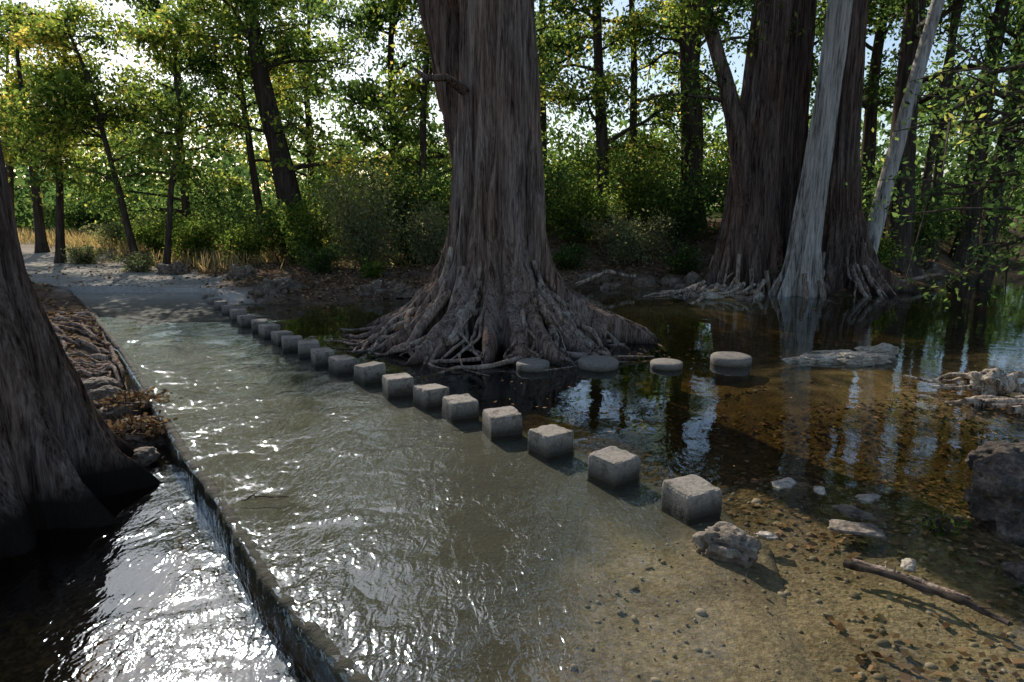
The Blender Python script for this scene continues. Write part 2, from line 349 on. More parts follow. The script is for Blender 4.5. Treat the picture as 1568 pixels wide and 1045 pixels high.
# ---------------- stepping stones ----------------
import bmesh
def block(name,x,y,side,h,rot,seed,zt):
    bm=bmesh.new();bmesh.ops.create_cube(bm,size=1)
    bmesh.ops.scale(bm,vec=(side,side,h),verts=bm.verts)
    bmesh.ops.subdivide_edges(bm,edges=list(bm.edges),cuts=13,use_grid_fill=True)
    c,s_=math.cos(rot),math.sin(rot)
    co=np.array([v.co for v in bm.verts]);d=.018*fbm(co[:,0]*5+seed*3.1,co[:,1]*5,co[:,2]*5,5)
    e_=(np.abs(np.abs(co)-np.array([side,side,h])/2)<1e-4).sum(1)
    rr=np.random.default_rng(seed);tlt=rr.normal(0,.03,2)
    ch=np.clip(vn(co[:,0]*14+seed,co[:,1]*14,co[:,2]*14),0,1)
    for v,dd,ne,c_ in zip(bm.verts,d,e_,ch):
        k0=1+dd-(.015+.07*c_ if ne>=2 else 0)-(.03 if ne==3 else 0)
        q=v.co*k0;k=1+.05*(-q.z/h)
        q.z+=tlt[0]*q.x+tlt[1]*q.y
        v.co=Vector((x+(q.x*c-q.y*s_)*k,y+(q.x*s_+q.y*c)*k,q.z-h/2+zt))
    me=bpy.data.meshes.new(name);bm.to_mesh(me);bm.free()
    for p_ in me.polygons:p_.use_smooth=False
    me.materials.append(M_stone);ob=bpy.data.objects.new(name,me);scene.collection.objects.link(ob)
for i,(x,y) in enumerate(STN):
    t=i/20
    rr=np.random.default_rng(i)
    block('stepping_stone',x,y,.275+.05*t+rr.uniform(-.015,.015),.45,math.radians(28+rr.uniform(-14,14)),i,.20+rr.uniform(-.02,.015))
def disc(name,x,y,r,h,seed):
    k=48;prof=[(.0,h),(.6*r,h),(.93*r,h-.004),(r*.99,h-.02),(r,h-.05),(r*.98,0),(r*.95,-.1),(r*.95,-.5)]
    th=np.arange(k)*2*math.pi/k;V=[]
    for a,z in prof:
        rr=a*(1+.03*vn(np.cos(th)*2+seed,np.sin(th)*2,z*3))
        V.append(np.stack([x+rr*np.cos(th),y+rr*np.sin(th),z+.008*vn(np.cos(th)*3*a+seed,np.sin(th)*3*a)],-1))
    mk(name,np.concatenate(V),grid_faces(len(prof),k,True),M_disc)
for i,(x,y,r,h) in enumerate([(.29,9.3,.23,.11),(1.22,9.4,.29,.11),(2.18,9.4,.23,.08),(3.17,9.65,.29,.12)]): disc('round_stepping_stone',x,y,r,h,i*5)

# ---------------- trees ----------------
def fluted(P,prof,dz,nr,seed,nt_=360,nz=170,lean=(0,0),fl=.05,H=14,ridge_w=.17):
    rng=np.random.default_rng(seed)
    z=np.concatenate([np.linspace(-.55,2.6,int(nz*.6)),np.linspace(2.65,H,int(nz*.4))])
    th=np.arange(nt_)*2*math.pi/nt_
    Zg,T=np.meshgrid(z,th,indexing='ij')
    pr=np.array(prof);Rz=np.interp(Zg,pr[:,0],pr[:,1])
    dd=np.array(dz);D=np.interp(Zg,dd[:,0],dd[:,1])
    ang=np.sort(np.arange(nr)*2*math.pi/nr+rng.uniform(-.17,.17,nr)*17/nr);amp=rng.uniform(.5,1.05,nr);w=rng.uniform(.75,1.3,nr)*ridge_w
    f=0
    for a,am,wi in zip(ang,amp,w):
        sh=.10*vn(Zg*.8+a*5,a*3.)
        dth=(T-a-sh+math.pi)%(2*math.pi)-math.pi
        wz=wi*np.interp(Zg,[0,1.2,4],[.7,1.1,1.25])
        f=f+am*np.exp(-(dth/wz)**2)
    f=np.clip(f,0,1.15)
    ct,st=np.cos(T),np.sin(T)
    r=Rz*(1-D+D*f)
    fold=np.abs(vn(ct*4.5+seed,st*4.5,Zg*.22+seed))*1.0+np.abs(vn(ct*10,st*10+seed,Zg*.45))*.6
    r=r+Rz*fl*(1.2-2.0*fold)+.022*vn(ct*18,st*18,Zg*1.2)+.012*vn(ct*40,st*40,Zg*1.6)
    r=r+.16*vn(ct*3,st*3+seed,Zg*2.5)*np.exp(-np.maximum(Zg,0)/.4)*Rz*.5
    X=P[0]+lean[0]*np.maximum(Zg,0)+r*ct+.08*vn(Zg*.25+seed,2.)*sstep(1,3,Zg);Y=P[1]+lean[1]*np.maximum(Zg,0)+r*st
    return np.stack([X,Y,Zg],-1).reshape(-1,3),grid_faces(len(z),nt_,True)
def surf_roots(acc,P,n,r0,r1,seed,rad=.08,zt=.3,a0=0,a1=2*math.pi,hf=None,zmin=-.06,prof=None,ps=.85):
    rng=np.random.default_rng(seed)
    for i in range(n):
        a=rng.uniform(a0,a1);R=r0*rng.uniform(.75,1.1);L=(r1-R)*rng.uniform(.5,1)
        k=20;t=np.linspace(0,1,k)
        aa=a+rng.normal(0,.18)*t+.30*vn(t*3+i*7.7,seed*1.)*t
        rr=R+L*t
        if prof is not None:
            pr=np.array(prof)[::-1];z=np.interp(rr/ps,pr[:,1],pr[:,0])*(1+.2*vn(t*4+i,4.))+.05*vn(t*6+i,8.)-.02
        else: z=zt*rng.uniform(.5,1.1)*(1-t)**1.3+.05*vn(t*5+i,4.)+rng.uniform(-.03,.03)
        x=P[0]+rr*np.cos(aa);y=P[1]+rr*np.sin(aa)
        z=np.maximum(z,zmin-.1*t)
        if hf is not None: z=np.maximum(z,hf(x,y)+.01)
        rd=rad*rng.uniform(.45,1.25)*(1-.7*t)
        acc.add(*tube(np.stack([x,y,z],-1),rd,8,.35,i))

def branch_system(trunkP,trunkR,cb,cr,nb,nl,ls,seed,woody,leafacc,up=(.15,.8),sig=.3,azr=None,sub=5,tone0=0.,droop=.25,asp=.5):
    rng=np.random.default_rng(seed);C=[];TN=[]
    n=len(trunkP)
    for b in range(nb):
        t=cb+(1-cb)*rng.uniform()**.85;f=t*(n-1);i=min(int(f),n-2);u=f-i
        s=trunkP[i]*(1-u)+trunkP[i+1]*u;r=(trunkR[i]*(1-u)+trunkR[i+1]*u)
        az=rng.uniform(*(azr or (0,2*math.pi)));el=rng.uniform(*up)
        L=cr*(1-.45*(t-cb)/(1-cb+1e-6))*rng.uniform(.55,1.1)
        d=np.array([math.cos(az)*math.cos(el),math.sin(az)*math.cos(el),math.sin(el)])
        q=np.linspace(0,1,8)[:,None]
        side=rng.normal(0,.18,3)
        B=s+d*L*q+side*L*q**2+np.array([0,0,-droop*L])*q**2+.06*L*rng.normal(0,.5,(8,3))*q*(q>.1)
        br=min(r*.55,.02*L+.015)*(1-.85*q[:,0])+.006
        woody.add(*tube(B,br,5))
        tn=rng.normal(0,.16)
        for j in np.linspace(.35,1,4): C.append(np.array([np.interp(j,q[:,0],B[:,k]) for k in range(3)]));TN.append(tn)
        for k_ in range(sub):
            j=rng.uniform(.25,.98);s2=np.array([np.interp(j,q[:,0],B[:,k]) for k in range(3)])
            d2=d+rng.normal(0,.75,3);d2/=np.linalg.norm(d2);L2=L*rng.uniform(.22,.5)
            q2=np.linspace(0,1,4)[:,None]
            B2=s2+d2*L2*q2+np.array([0,0,-.2*L2])*q2**2
            woody.add(*tube(B2,(.012*L2+.010)*(1-.8*q2[:,0])+.003,3))
            for jj in (.35,.7,1.0): C.append(s2+d2*L2*jj+np.array([0,0,-.2*L2])*jj**2);TN.append(tn+rng.normal(0,.14))
    C=np.array(C);TN=np.array(TN)
    w=rng.uniform(.2,1,len(C))**1.5;w/=w.sum()
    idx=rng.choice(len(C),nl,p=w)
    P=C[idx]+rng.normal(size=(nl,3))*np.array([sig,sig,sig*.6])*rng.uniform(.5,1.3,(len(C),1))[idx]
    V,F=leaves(P,ls,rng,asp)
    leafacc.V.append(V);leafacc.F.append(F+leafacc.n);leafacc.n+=len(V)
    leafacc.t.append(np.clip(.42+tone0+TN[idx]+rng.normal(0,.18,nl),0,1))
def tree(name,x,y,h,r0,lean,cb,cr,nb,nl,ls,seed,bark=None,lm=None,curve=0.,**kw):
    e=empty(name);rng=np.random.default_rng(seed+99)
    n=16;t=np.linspace(0,1,n);z0=float(hfun(x,y))-.15
    ph=rng.uniform(0,10)
    TX=x+lean[0]*t+curve*np.sin(t*3.1)+.35*vn(t*4+ph,1.)*t;TY=y+lean[1]*t+.25*vn(t*3+ph,5.)*t
    TP=np.stack([TX,TY,z0+h*t],-1);TR=r0*(1-.85*t)+.02+r0*.5*np.exp(-t*h/.4)
    w=Acc();w.add(*tube(TP,TR,12,.12,seed));l=Acc()
    if nl: branch_system(TP,TR,cb,cr,nb,nl,ls,seed,w,l,**kw)
    w.build('trunk_and_limbs',bark or M_dk,True,e)
    if nl: l.build('crown',lm or M_leaf,False,e)
    return e

# main cypress
e=empty('bald_cypress_tree')
MP=[(-.55,3.0),(0,2.55),(.2,2.25),(.4,1.85),(.65,1.45),(.95,1.12),(1.3,.93),(1.8,.82),(2.6,.74),(3.6,.67),(5.4,.58),(14,.42)]
V,F=fluted((-.27,11.8),MP,[(-.5,.7),(0,.66),(.4,.55),(.9,.38),(1.6,.26),(3,.18),(6,.13),(14,.05)],23,3,nt_=700,nz=240,ridge_w=.12,fl=.075)
mk('trunk',V,F,M_cyp,True,e)
q=np.linspace(0,1,30)[:,None]
P0=np.array([-.5,12.05,1.9]);P1=np.array([-.9,12.3,4.3]);P2=np.array([-2.3,12.8,10.5])
B=P0*(1-q)**2+2*q*(1-q)*P1+P2*q**2
a=Acc();a.add(*tube(B,np.interp(q[:,0],[0,.3,1],[.36,.35,.25]),40,.22,4))
a.add(*tube([(-.75,11.3,4.0),(-1.0,11.0,4.15),(-1.3,10.9,4.13),(-1.5,11.0,4.3)],[.09,.055,.045,.015],8,.3,2))
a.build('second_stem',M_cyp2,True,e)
a=Acc();surf_roots(a,(-.3,11.75),120,1.0,2.75,5,.085,prof=MP);surf_roots(a,(-.3,11.75),50,1.7,3.0,6,.06,.16,math.pi*.7,math.pi*2.3)
a.build('surface_roots',M_root,True,e)
w=Acc();l=Acc()
TP=np.stack([np.full(8,-.3),np.full(8,11.8),np.linspace(10,20,8)],-1)
branch_system(TP,np.linspace(.5,.15,8),.1,4.4,20,7000,.18,51,w,l,asp=.35);w.build('limbs',M_dk,True,e);l.build('crown',M_leafd,False,e)

# left foreground cypress
e=empty('bald_cypress_tree')
V,F=fluted((-4.45,5.2),[(-.55,1.6),(-.2,1.38),(.1,1.12),(.5,.93),(.9,.8),(1.7,.62),(3,.54),(14,.4)],[(-.5,.4),(0,.32),(.6,.24),(1.6,.15),(14,.06)],15,11,nt_=520,nz=220,lean=(-.02,0))
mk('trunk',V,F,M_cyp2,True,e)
w=Acc();l=Acc();TP=np.stack([np.full(8,-4.6),np.full(8,5.),np.linspace(8,17,8)],-1)
branch_system(TP,np.linspace(.5,.15,8),.2,3.5,14,4000,.16,52,w,l,asp=.35);w.build('limbs',M_dk,True,e);l.build('crown',M_leafd,False,e)

# right cypress group
def cyp(P,prof,dz,nr,seed,mat,lean,crown,rootn,H=15,cs=60,rr=(1.0,2.2),nt_=300):
    e=empty('bald_cypress_tree')
    V,F=fluted(P,prof,dz,nr,seed,nt_=nt_,nz=150,lean=lean,H=H,fl=.07);mk('trunk',V,F,mat,True,e)
    if rootn:
        a=Acc();surf_roots(a,P,rootn,rr[0],rr[1],seed+1,.07,.35,prof=prof);a.build('surface_roots',M_root,True,e)
    w=Acc();l=Acc();TP=np.stack([P[0]+lean[0]*np.linspace(7,H+3,8),P[1]+lean[1]*np.linspace(7,H+3,8),np.linspace(7,H+3,8)],-1)
    branch_system(TP,np.linspace(.4,.12,8),.1,4,16,crown,.18,cs+seed,w,l,asp=.35);w.build('limbs',M_dk,True,e);l.build('crown',M_leafd,False,e)
    return e
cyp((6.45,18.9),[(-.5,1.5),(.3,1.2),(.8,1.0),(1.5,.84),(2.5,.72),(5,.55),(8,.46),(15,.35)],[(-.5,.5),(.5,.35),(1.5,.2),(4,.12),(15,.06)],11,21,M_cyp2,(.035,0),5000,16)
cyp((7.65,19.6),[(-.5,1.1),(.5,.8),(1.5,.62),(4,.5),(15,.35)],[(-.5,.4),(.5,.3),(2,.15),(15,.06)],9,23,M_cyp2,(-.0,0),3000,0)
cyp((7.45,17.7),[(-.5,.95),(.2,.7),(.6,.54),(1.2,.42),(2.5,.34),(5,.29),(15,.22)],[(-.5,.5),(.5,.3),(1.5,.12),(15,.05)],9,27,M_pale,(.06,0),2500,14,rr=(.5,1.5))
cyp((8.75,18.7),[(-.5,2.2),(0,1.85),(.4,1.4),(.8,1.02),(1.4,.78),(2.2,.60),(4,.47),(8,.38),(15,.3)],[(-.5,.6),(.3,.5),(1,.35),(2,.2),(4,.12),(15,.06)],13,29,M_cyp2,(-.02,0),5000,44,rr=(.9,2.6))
tree('leaning_tree',9.6,18.9,14,.22,(2.6,.5),.5,3,10,3500,.15,31,M_pale,M_leaf)
a=Acc();qq=np.linspace(0,1,20)[:,None]
B=np.array([6.2,18.6,2.3])*(1-qq)**2+2*qq*(1-qq)*np.array([5.9,18.4,4.6])+np.array([4.6,18.6,7.8])*qq**2
e=empty('curved_tree');a.add(*tube(B,np.interp(qq[:,0],[0,1],[.3,.14]),12,.15,3));l=Acc()
branch_system(B,np.full(20,.12),.5,2.5,8,3000,.14,33,a,l);a.build('trunk_and_limbs',M_cyp2,True,e);l.build('crown',M_leaf,False,e)

# background trees
BG=[(-7.6,25,13,.46,(-2.2,0),.22,4.2,30,16000,'g'),(-9.7,27,11,.16,(-.8,0),.25,3.2,22,9000,'g'),(-12.8,23.5,8,.11,(-1.5,0),.3,2.8,20,7500,'g'),
(-11.3,22.3,7.5,.09,(1.2,0),.35,2.5,16,5500,'g'),(-16.5,25,8.5,.13,(1,0),.33,3.2,18,7500,'g'),(-20.5,30,9.5,.2,(0,0),.3,4,20,8000,'g'),(-15,32,11,.2,(0,0),.12,4,24,9000,'d'),
(-24,33,9,.2,(1,0),.3,4,18,7000,'g'),(-10,35,12,.25,(0,0),.1,4.5,26,10000,'d'),(-5,30,14.5,.2,(0,0),.08,4.2,32,13000,'d'),
(-3.2,24.5,11.5,.14,(.4,0),.12,3.2,26,10000,'g'),(-1,28,14.5,.2,(0,0),.08,4,30,12000,'d'),(3.3,24.5,14,.22,(-.8,0),.2,3.6,24,9000,'g'),(4.6,26.5,14,.15,(-.5,0),.2,3,20,8000,'g'),
(1.4,33,14,.22,(0,0),.06,4.5,28,11000,'d'),(6.5,25,16,.42,(-1.0,0),.3,4,22,9000,'g'),(8.3,33,15,.25,(0,0),.06,4.5,26,10000,'g'),(12.1,21.6,16,.42,(-.6,0),.3,4,24,10000,'d'),
(10.8,27,15,.2,(.5,0),.1,4,24,10000,'g'),(14.6,29,15,.3,(0,0),.1,4.2,26,10000,'d'),(16.6,25.2,16,.36,(.3,0),.25,4.2,24,10000,'d'),(17.6,25.6,15,.3,(.8,0),.25,4,20,8000,'d'),
(21,30,16,.35,(0,0),.1,5,26,10000,'d'),(24,25,15,.35,(0,0),.1,5,24,8000,'d'),(19,21.5,13,.2,(-1,0),.2,4,22,8000,'d'),(13.9,23.6,15,.14,(.6,0),.4,3,12,3500,'g'),(14.9,24.4,15,.17,(-.5,0),.4,3,12,3500,'d'),(10.9,23.5,15,.15,(-.3,0),.4,3,12,3500,'d')]
for i,(x,y,h,r,le,cb,cr,nb,nl,mt) in enumerate(BG):
    tree('deciduous_tree',x,y,h,r,le,cb,cr,nb,nl,.175 if y<29 else .23,200+i,M_dk,M_leaf if mt=='g' else M_leafd,tone0=.12 if x<0 else .02,sig=.34)
tree('overhanging_tree',9.2,9.6,8,.22,(-.6,0),.22,3.4,22,7000,.10,301,M_dk,M_leafd,azr=(2.2,4.2),up=(-.25,.5),sig=.2,tone0=.0)

def shrub(name,x,y,rad,h,nl,ls,seed,mat,ns=9,asp=.5,nc=None,tone0=0.):
    rng=np.random.default_rng(seed);e=empty(name);w=Acc();z0=float(hfun(x,y));C=[]
    for i in range(ns):
        a=rng.uniform(0,2*math.pi);rr=rad*rng.uniform(.3,1);hh=h*rng.uniform(.55,1.05)
        q=np.linspace(0,1,6)[:,None];s=np.array([x+rng.normal(0,.12*rad),y+rng.normal(0,.12*rad),z0-.05])
        B=s+np.array([math.cos(a)*rr,math.sin(a)*rr,0])*q**1.3+np.array([0,0,hh])*(1.25*q-.25*q**3)
        w.add(*tube(B,.02*(1-.8*q[:,0])+.004,4))
        for j in np.linspace(.2,1,6): C.append([np.interp(j,q[:,0],B[:,k]) for k in range(3)])
        for k_ in range(4):
            j=rng.uniform(.2,.95);s2=np.array([np.interp(j,q[:,0],B[:,k]) for k in range(3)]);d=rng.normal(0,1,3)*[1,1,.5];d=d/np.linalg.norm(d)*rad*rng.uniform(.2,.5)
            w.add(*tube(s2+d*q,.008*(1-.7*q[:,0])+.002,3));C+= [s2+d*.6,s2+d]
    C=np.array(C);idx=rng.integers(0,len(C),nl);TN=rng.normal(0,.16,len(C))
    sg=.13*(rad+h)/2
    P=C[idx]+rng.normal(size=(nl,3))*np.array([sg,sg,sg*.7]);P[:,2]=np.maximum(P[:,2],z0+.02)
    V,F=leaves(P,ls,rng,asp)
    w.build('stems',M_dk,True,e)
    mk('foliage',V,F,mat,False,e,None,{'tone':np.clip(.45+tone0+TN[idx]+rng.normal(0,.17,nl),0,1)})
SH=[(-4.6,21.5,1.6,3.0,9000,.11,'s'),(-6.4,22.2,1.3,2.0,5000,.12,'g'),(-2.6,20.8,1.1,1.9,4500,.10,'s'),(-3.5,23.5,1.8,3.4,7000,.13,'d'),(-9,22.5,1.1,1.3,4000,.11,'g'),
(-11,24,1.2,1.3,4500,.12,'g'),(-13.5,26.5,1.5,1.3,4500,.13,'g'),(-16.5,30,1.8,1.3,4500,.15,'s'),(-7.8,24,1.5,2.2,5500,.13,'d'),(2.0,21.8,1.3,2.0,5000,.12,'g'),(3.6,20.6,1.3,1.3,5500,.10,'s'),
(5.2,21.3,1.4,2.0,4500,.12,'d'),(4.2,23.3,1.8,2.6,5500,.13,'g'),(9.5,22,1.8,2.6,5000,.13,'d'),(11,20.7,.9,1.0,2500,.10,'g'),(13.2,23.4,1.6,2.2,5000,.13,'d'),(15.5,26,1.8,2.6,5000,.14,'d'),(18.5,27.5,2,3,5000,.15,'d'),
(-12,21.8,.8,.6,2500,.09,'s'),(-15.5,24.8,.8,.7,2500,.10,'s'),(7.1,18.0,.35,.8,800,.06,'s'),(.9,23,1.6,2.4,5000,.13,'d'),(7.5,22.5,1.5,2.3,4500,.13,'g'),
(-5.6,19.9,.8,.8,2200,.09,'d'),(1.6,20.2,.7,.7,2000,.09,'d'),(-3.9,19.2,.5,.5,1200,.08,'g'),(4.9,19.7,.7,.9,2000,.09,'d'),(10.3,19.9,.6,.7,1500,.09,'d'),
(-12,31,2.4,3.0,5000,.2,'d'),(-7.5,31,2.4,3.6,5000,.2,'g'),(-18,37,2.8,2.8,5000,.22,'d'),(-3.5,34,2.6,4,5000,.22,'g'),(-26,42,3,3,5000,.24,'d'),(2.5,30,2.4,3.8,5000,.2,'g'),(6,31,2.4,3.8,5000,.2,'d'),(11.5,33,2.6,4,5000,.22,'g')]
for i,(x,y,r,h,nl,ls,mt) in enumerate(SH):
    shrub('riverbank_shrub',x,y,r,h,nl,ls,400+i,{'s':M_sage,'g':M_leaf,'d':M_leafd}[mt],ns=int(8+3*r))

rng=np.random.default_rng(77)
nC=1500;cx=rng.uniform(-75,75,nC);cy=rng.uniform(46,80,nC);cz=rng.uniform(.1,1,nC)*rng.uniform(0,17,nC)*(.75+.25*vn(cx*.1,cy*.1))
keep=~((cx<-22)&(cx>-45)&(cz>7));C=np.stack([cx,cy,cz+.8],-1)[keep]
idx=rng.integers(0,len(C),72000);P=C[idx]+rng.normal(size=(len(idx),3))*[1.3,1.3,.9];P[:,2]=np.maximum(P[:,2],.6)
V,F=leaves(P,.62,rng,.6);TN=rng.normal(0,.2,len(C))
mk('distant_tree_line',V,F,M_leafd,False,None,None,{'tone':np.clip(.36+TN[idx]+rng.normal(0,.12,len(idx)),0,1)})

n=26000;x=rng.uniform(-32,-7,n);y=rng.uniform(20,40,n);k=(dpath(x,y)>2.2)&(vn(x*.8,y*.8)>-.35);x=x[k];y=y[k];z=hfun(x,y)
hh=rng.uniform(.12,.65,len(x));b=np.stack([x,y,z],-1);d=rng.normal(0,.16,(len(x),3));d[:,2]=hh
wd=rng.normal(0,1,(len(x),3));wd[:,2]=0;wd/=np.linalg.norm(wd,axis=1,keepdims=True);wd*=.014
V=np.stack([b-wd,b+wd,b+d*.7+wd*1.5,b+d],1).reshape(-1,3)
mk('dry_weeds',V,np.arange(len(V)).reshape(-1,4),M_weed,False,None,None,{'tone':rng.uniform(0,1,len(x))})

n=75000;x=rng.uniform(-16,15,n);y=rng.uniform(6,27,n);sdv=sdpoly(x,y,WP);dp=dpath(x,y)
h=hfun(x,y)
k=((sdv>.1)&(h>.02)&((dp>2.0)|(rng.uniform(size=n)<.12))&(vn(x*1.2,y*1.2)+rng.uniform(-.6,.9,n)>0))
x=x[k];y=y[k];P=np.stack([x,y,h[k]+.02],-1)
V,F=leaves(P,.12,rng,.6,.7)
mk('leaf_litter',V,F,M_litter,False,None,None,{'tone':rng.uniform(0,1,len(x))})
n=1100;x=rng.uniform(-.6,7,n);y=rng.uniform(2.6,16,n)
k=(x>np.where(y<5,1.0,slabr(y)-.2))&(vn(x*.9+3,y*.9)>.05);x=x[k];y=y[k]
P=np.stack([x,y,np.full(len(x),.006)],-1);V,F=leaves(P,.055,rng,.6,.97)
mk('floating_leaves',V,F,M_litter,False,None,None,{'tone':rng.uniform(.1,.9,len(x))})
n=9000;x=rng.uniform(.5,6,n);y=rng.uniform(2.6,9,n)
k=(x>slabr(y)+.1)&(vn(x*1.3+9,y*1.3)+rng.uniform(-.5,.5,n)>0.0);x=x[k];y=y[k]
P=np.stack([x,y,hfun(x,y)+.02],-1);V,F=leaves(P,.07,rng,.6,.9)
mk('sunken_leaves',V,F,M_litter,False,None,None,{'tone':rng.uniform(0,.9,len(x))})
a=Acc();rng=np.random.default_rng(5)
th=np.arange(8)*math.pi/4
for i in range(1700):
    x=rng.uniform(-.6,4.5);y=rng.uniform(2.4,6.0)
    onslab=x<slabr(y)-.15
    if onslab and float(sandw(x,y))<.5: continue
    z=float(slabz(y)+.004) if onslab else float(hfun(x,y));s=abs(rng.normal(0,.010))+.004
    if onslab: s*=.7
    ax,ay=s*rng.uniform(.8,1.5),s*rng.uniform(.7,1.2);ro=rng.uniform(0,3)
    V=[]
    for rr,zz in ((1.,-.3),(1.0,.2),(.75,.6),(.02,.75)):
        px=rr*ax*np.cos(th);py=rr*ay*np.sin(th)
        V.append(np.stack([x+px*math.cos(ro)-py*math.sin(ro),y+px*math.sin(ro)+py*math.cos(ro),np.full(8,z+zz*s)],-1))
    a.add(np.concatenate(V),grid_faces(4,8,True),rng.uniform())
m,nt,out=newmat('pebble_mat');c=ramp(nt,attr(nt,'tone'),[(0,(.08,.062,.04)),(.6,(.2,.155,.095)),(1,(.38,.31,.22))]);finish(nt,out,c,.7)
a.build('streambed_pebbles',m)

# ---------------- rocks ----------------
def rock_mat(name,a,b,c):
    m,nt,out=newmat(name);p=coords(nt,(1,1,1));n1=noise(nt,p,5,8,.7);n2=noise(nt,p,35,5,.7)
    v=N(nt,'TexVoronoi',Scale=16.);nt.links.new(p,v.inputs['Vector'])
    f=mth(nt,'ADD',mth(nt,'MULTIPLY',n1,.6),mth(nt,'MULTIPLY',n2,.4))
    col=ramp(nt,f,[(.36,a),(.5,b),(.64,c)])
    finish(nt,out,col,.9,mth(nt,'ADD',f,mth(nt,'MULTIPLY',v.outputs['Distance'],.7)),1,.04);return m
M_rock=rock_mat('limestone',(.06,.045,.034),(.2,.16,.12),(.40,.34,.27))
M_white=rock_mat('pale_limestone',(.15,.12,.085),(.40,.34,.27),(.66,.60,.51))
M_brock=rock_mat('brown_rock',(.05,.038,.028),(.15,.115,.085),(.32,.26,.2))
M_drock=rock_mat('dark_rock',(.022,.017,.012),(.075,.057,.043),(.2,.16,.125))
def rock(name,x,y,z,sx,sy,sz,seed,mat,rot=0,amp=.3,parent=None,sub=5,pit=.0,fr=1.6):
    bm=bmesh.new();bmesh.ops.create_icosphere(bm,subdivisions=sub,radius=1);co=np.array([v.co for v in bm.verts])
    n=fbm(co[:,0]*fr+seed*7.7,co[:,1]*fr,co[:,2]*fr,5)
    r=1+amp*n
    r-=pit*np.clip(vn(co[:,0]*5+seed,co[:,1]*5,co[:,2]*5)-.15,0,1)
    co=np.sign(co)*np.abs(co)**.8
    co=co*r[:,None]*np.array([sx,sy,sz]);c,s_=math.cos(rot),math.sin(rot)
    for v,q in zip(bm.verts,co): v.co=Vector((x+q[0]*c-q[1]*s_,y+q[0]*s_+q[1]*c,z+q[2]))
    me=bpy.data.meshes.new(name);bm.to_mesh(me);bm.free()
    for p_ in me.polygons:p_.use_smooth=True
    me.materials.append(mat);ob=bpy.data.objects.new(name,me);scene.collection.objects.link(ob)
    if parent: ob.parent=parent
rock('pitted_limestone_rock',1.42,4.17,.02,.2,.13,.11,3,M_rock,-.5,.25,pit=.6)
rock('boulder',3.68,4.6,.12,.38,.32,.27,9,M_drock,.2,.35,pit=.3)
rock('boulder',4.3,5.6,.03,.3,.2,.14,12,M_drock,.5,.35,pit=.3)
rock('boulder',3.2,3.85,-.02,.16,.12,.08,10,M_drock,.2,.3)
e=empty('pale_rock_bar')
for i,(x,y,sx,sy,sz,z) in enumerate([(4.5,9.8,.42,.14,.07,.01),(5.1,9.75,.4,.17,.09,.03),(5.5,10.1,.3,.14,.13,.05),(4.9,10.2,.35,.12,.07,.01)]):
    rock('rock_%d'%i,x,y,z,sx,sy,sz,20+i,M_white,.1,.35,e,5,.3,2.0)
for i,(x,y,sx,sy,sz) in enumerate([(-5.05,8.25,.2,.16,.14),(-5.5,8.6,.28,.22,.16),(-5.3,7.8,.22,.13,.07),(-4.7,8.0,.2,.12,.07),(-3.55,6.25,.13,.1,.07),(-4.2,7.2,.14,.1,.07)]):
    rock('streamside_rock',x,y,-.14,sx,sy,sz,30+i,M_rock if i<3 and i!=1 else M_brock,i,.25)
for i,(x,y,s_) in enumerate([(1.75,4.34,.07),(2.22,5.24,.11),(2.45,5.1,.07),(2.53,4.72,.13),(2.4,4.45,.16),(2.75,4.95,.10),(2.5,3.95,.07)]):
    rock('flat_rock',x,y,-.005,s_,s_*.6,.022,50+i,M_rock if i in(3,4) else M_white,i*.7,.3,sub=4)
e=empty('bank_rocks')
rg=np.random.default_rng(12)
for i in range(12):
    x=rg.uniform(4.5,6.2);y=rg.uniform(16.6,18);rock('rock_%d'%i,x,y,max(0,float(hfun(x,y)))+.0,rg.uniform(.12,.35),rg.uniform(.1,.25),rg.uniform(.05,.12),70+i,M_white if i%3==0 else M_brock,rg.uniform(0,3),.35,e,4,.2)
e=empty('far_bank_rocks')
for i in range(22):
    x=rg.uniform(2,5.5) if i<12 else rg.uniform(9.5,15);y=np.interp(x,[2,4.5,9,11,13,19],[19.3,18.8,18,19.3,21.6,26.2])+rg.uniform(-.2,.5);rock('rock_%d'%i,x,y,max(0,float(hfun(x,y))),rg.uniform(.15,.45),rg.uniform(.1,.35),rg.uniform(.1,.25),120+i,M_brock,rg.uniform(0,3),.35,e,4)
a=Acc();rg=np.random.default_rng(71)
for i in range(26):
    q=np.linspace(0,1,14);x0=rg.uniform(4.9,6.6);y0=rg.uniform(17,18.3);an=rg.normal(3.6,.5);L=rg.uniform(.6,1.8)
    x=x0+L*q*math.cos(an);y=y0+L*q*math.sin(an)+.15*vn(q*4+i,9.);z=np.maximum(hfun(x,y)+.02,0)+.3*(1-q)**2*rg.uniform(.3,1.2)+.04*vn(q*5+i,2.)
    a.add(*tube(np.stack([x,y,z],-1),rg.uniform(.03,.07)*(1-.6*q),7,.3,i))
a.build('bank_roots',M_drift)
for i,(x,y,s_) in enumerate([(-10.5,21.2,.4),(-7.7,19.4,.4),(-5.74,16.5,.5),(-3.2,17.2,.6)]):
    e=empty('root_mound');rock('mound',x,y,float(hfun(x,y))+.02,s_,s_*.7,.28,90+i,M_brock,0,.4,e,5,.2,3)
    a=Acc()
    surf_roots(a,(x,y),30,s_*.25,s_*1.3,95+i,.035,.45,hf=hfun);a.build('roots',M_root,True,e)

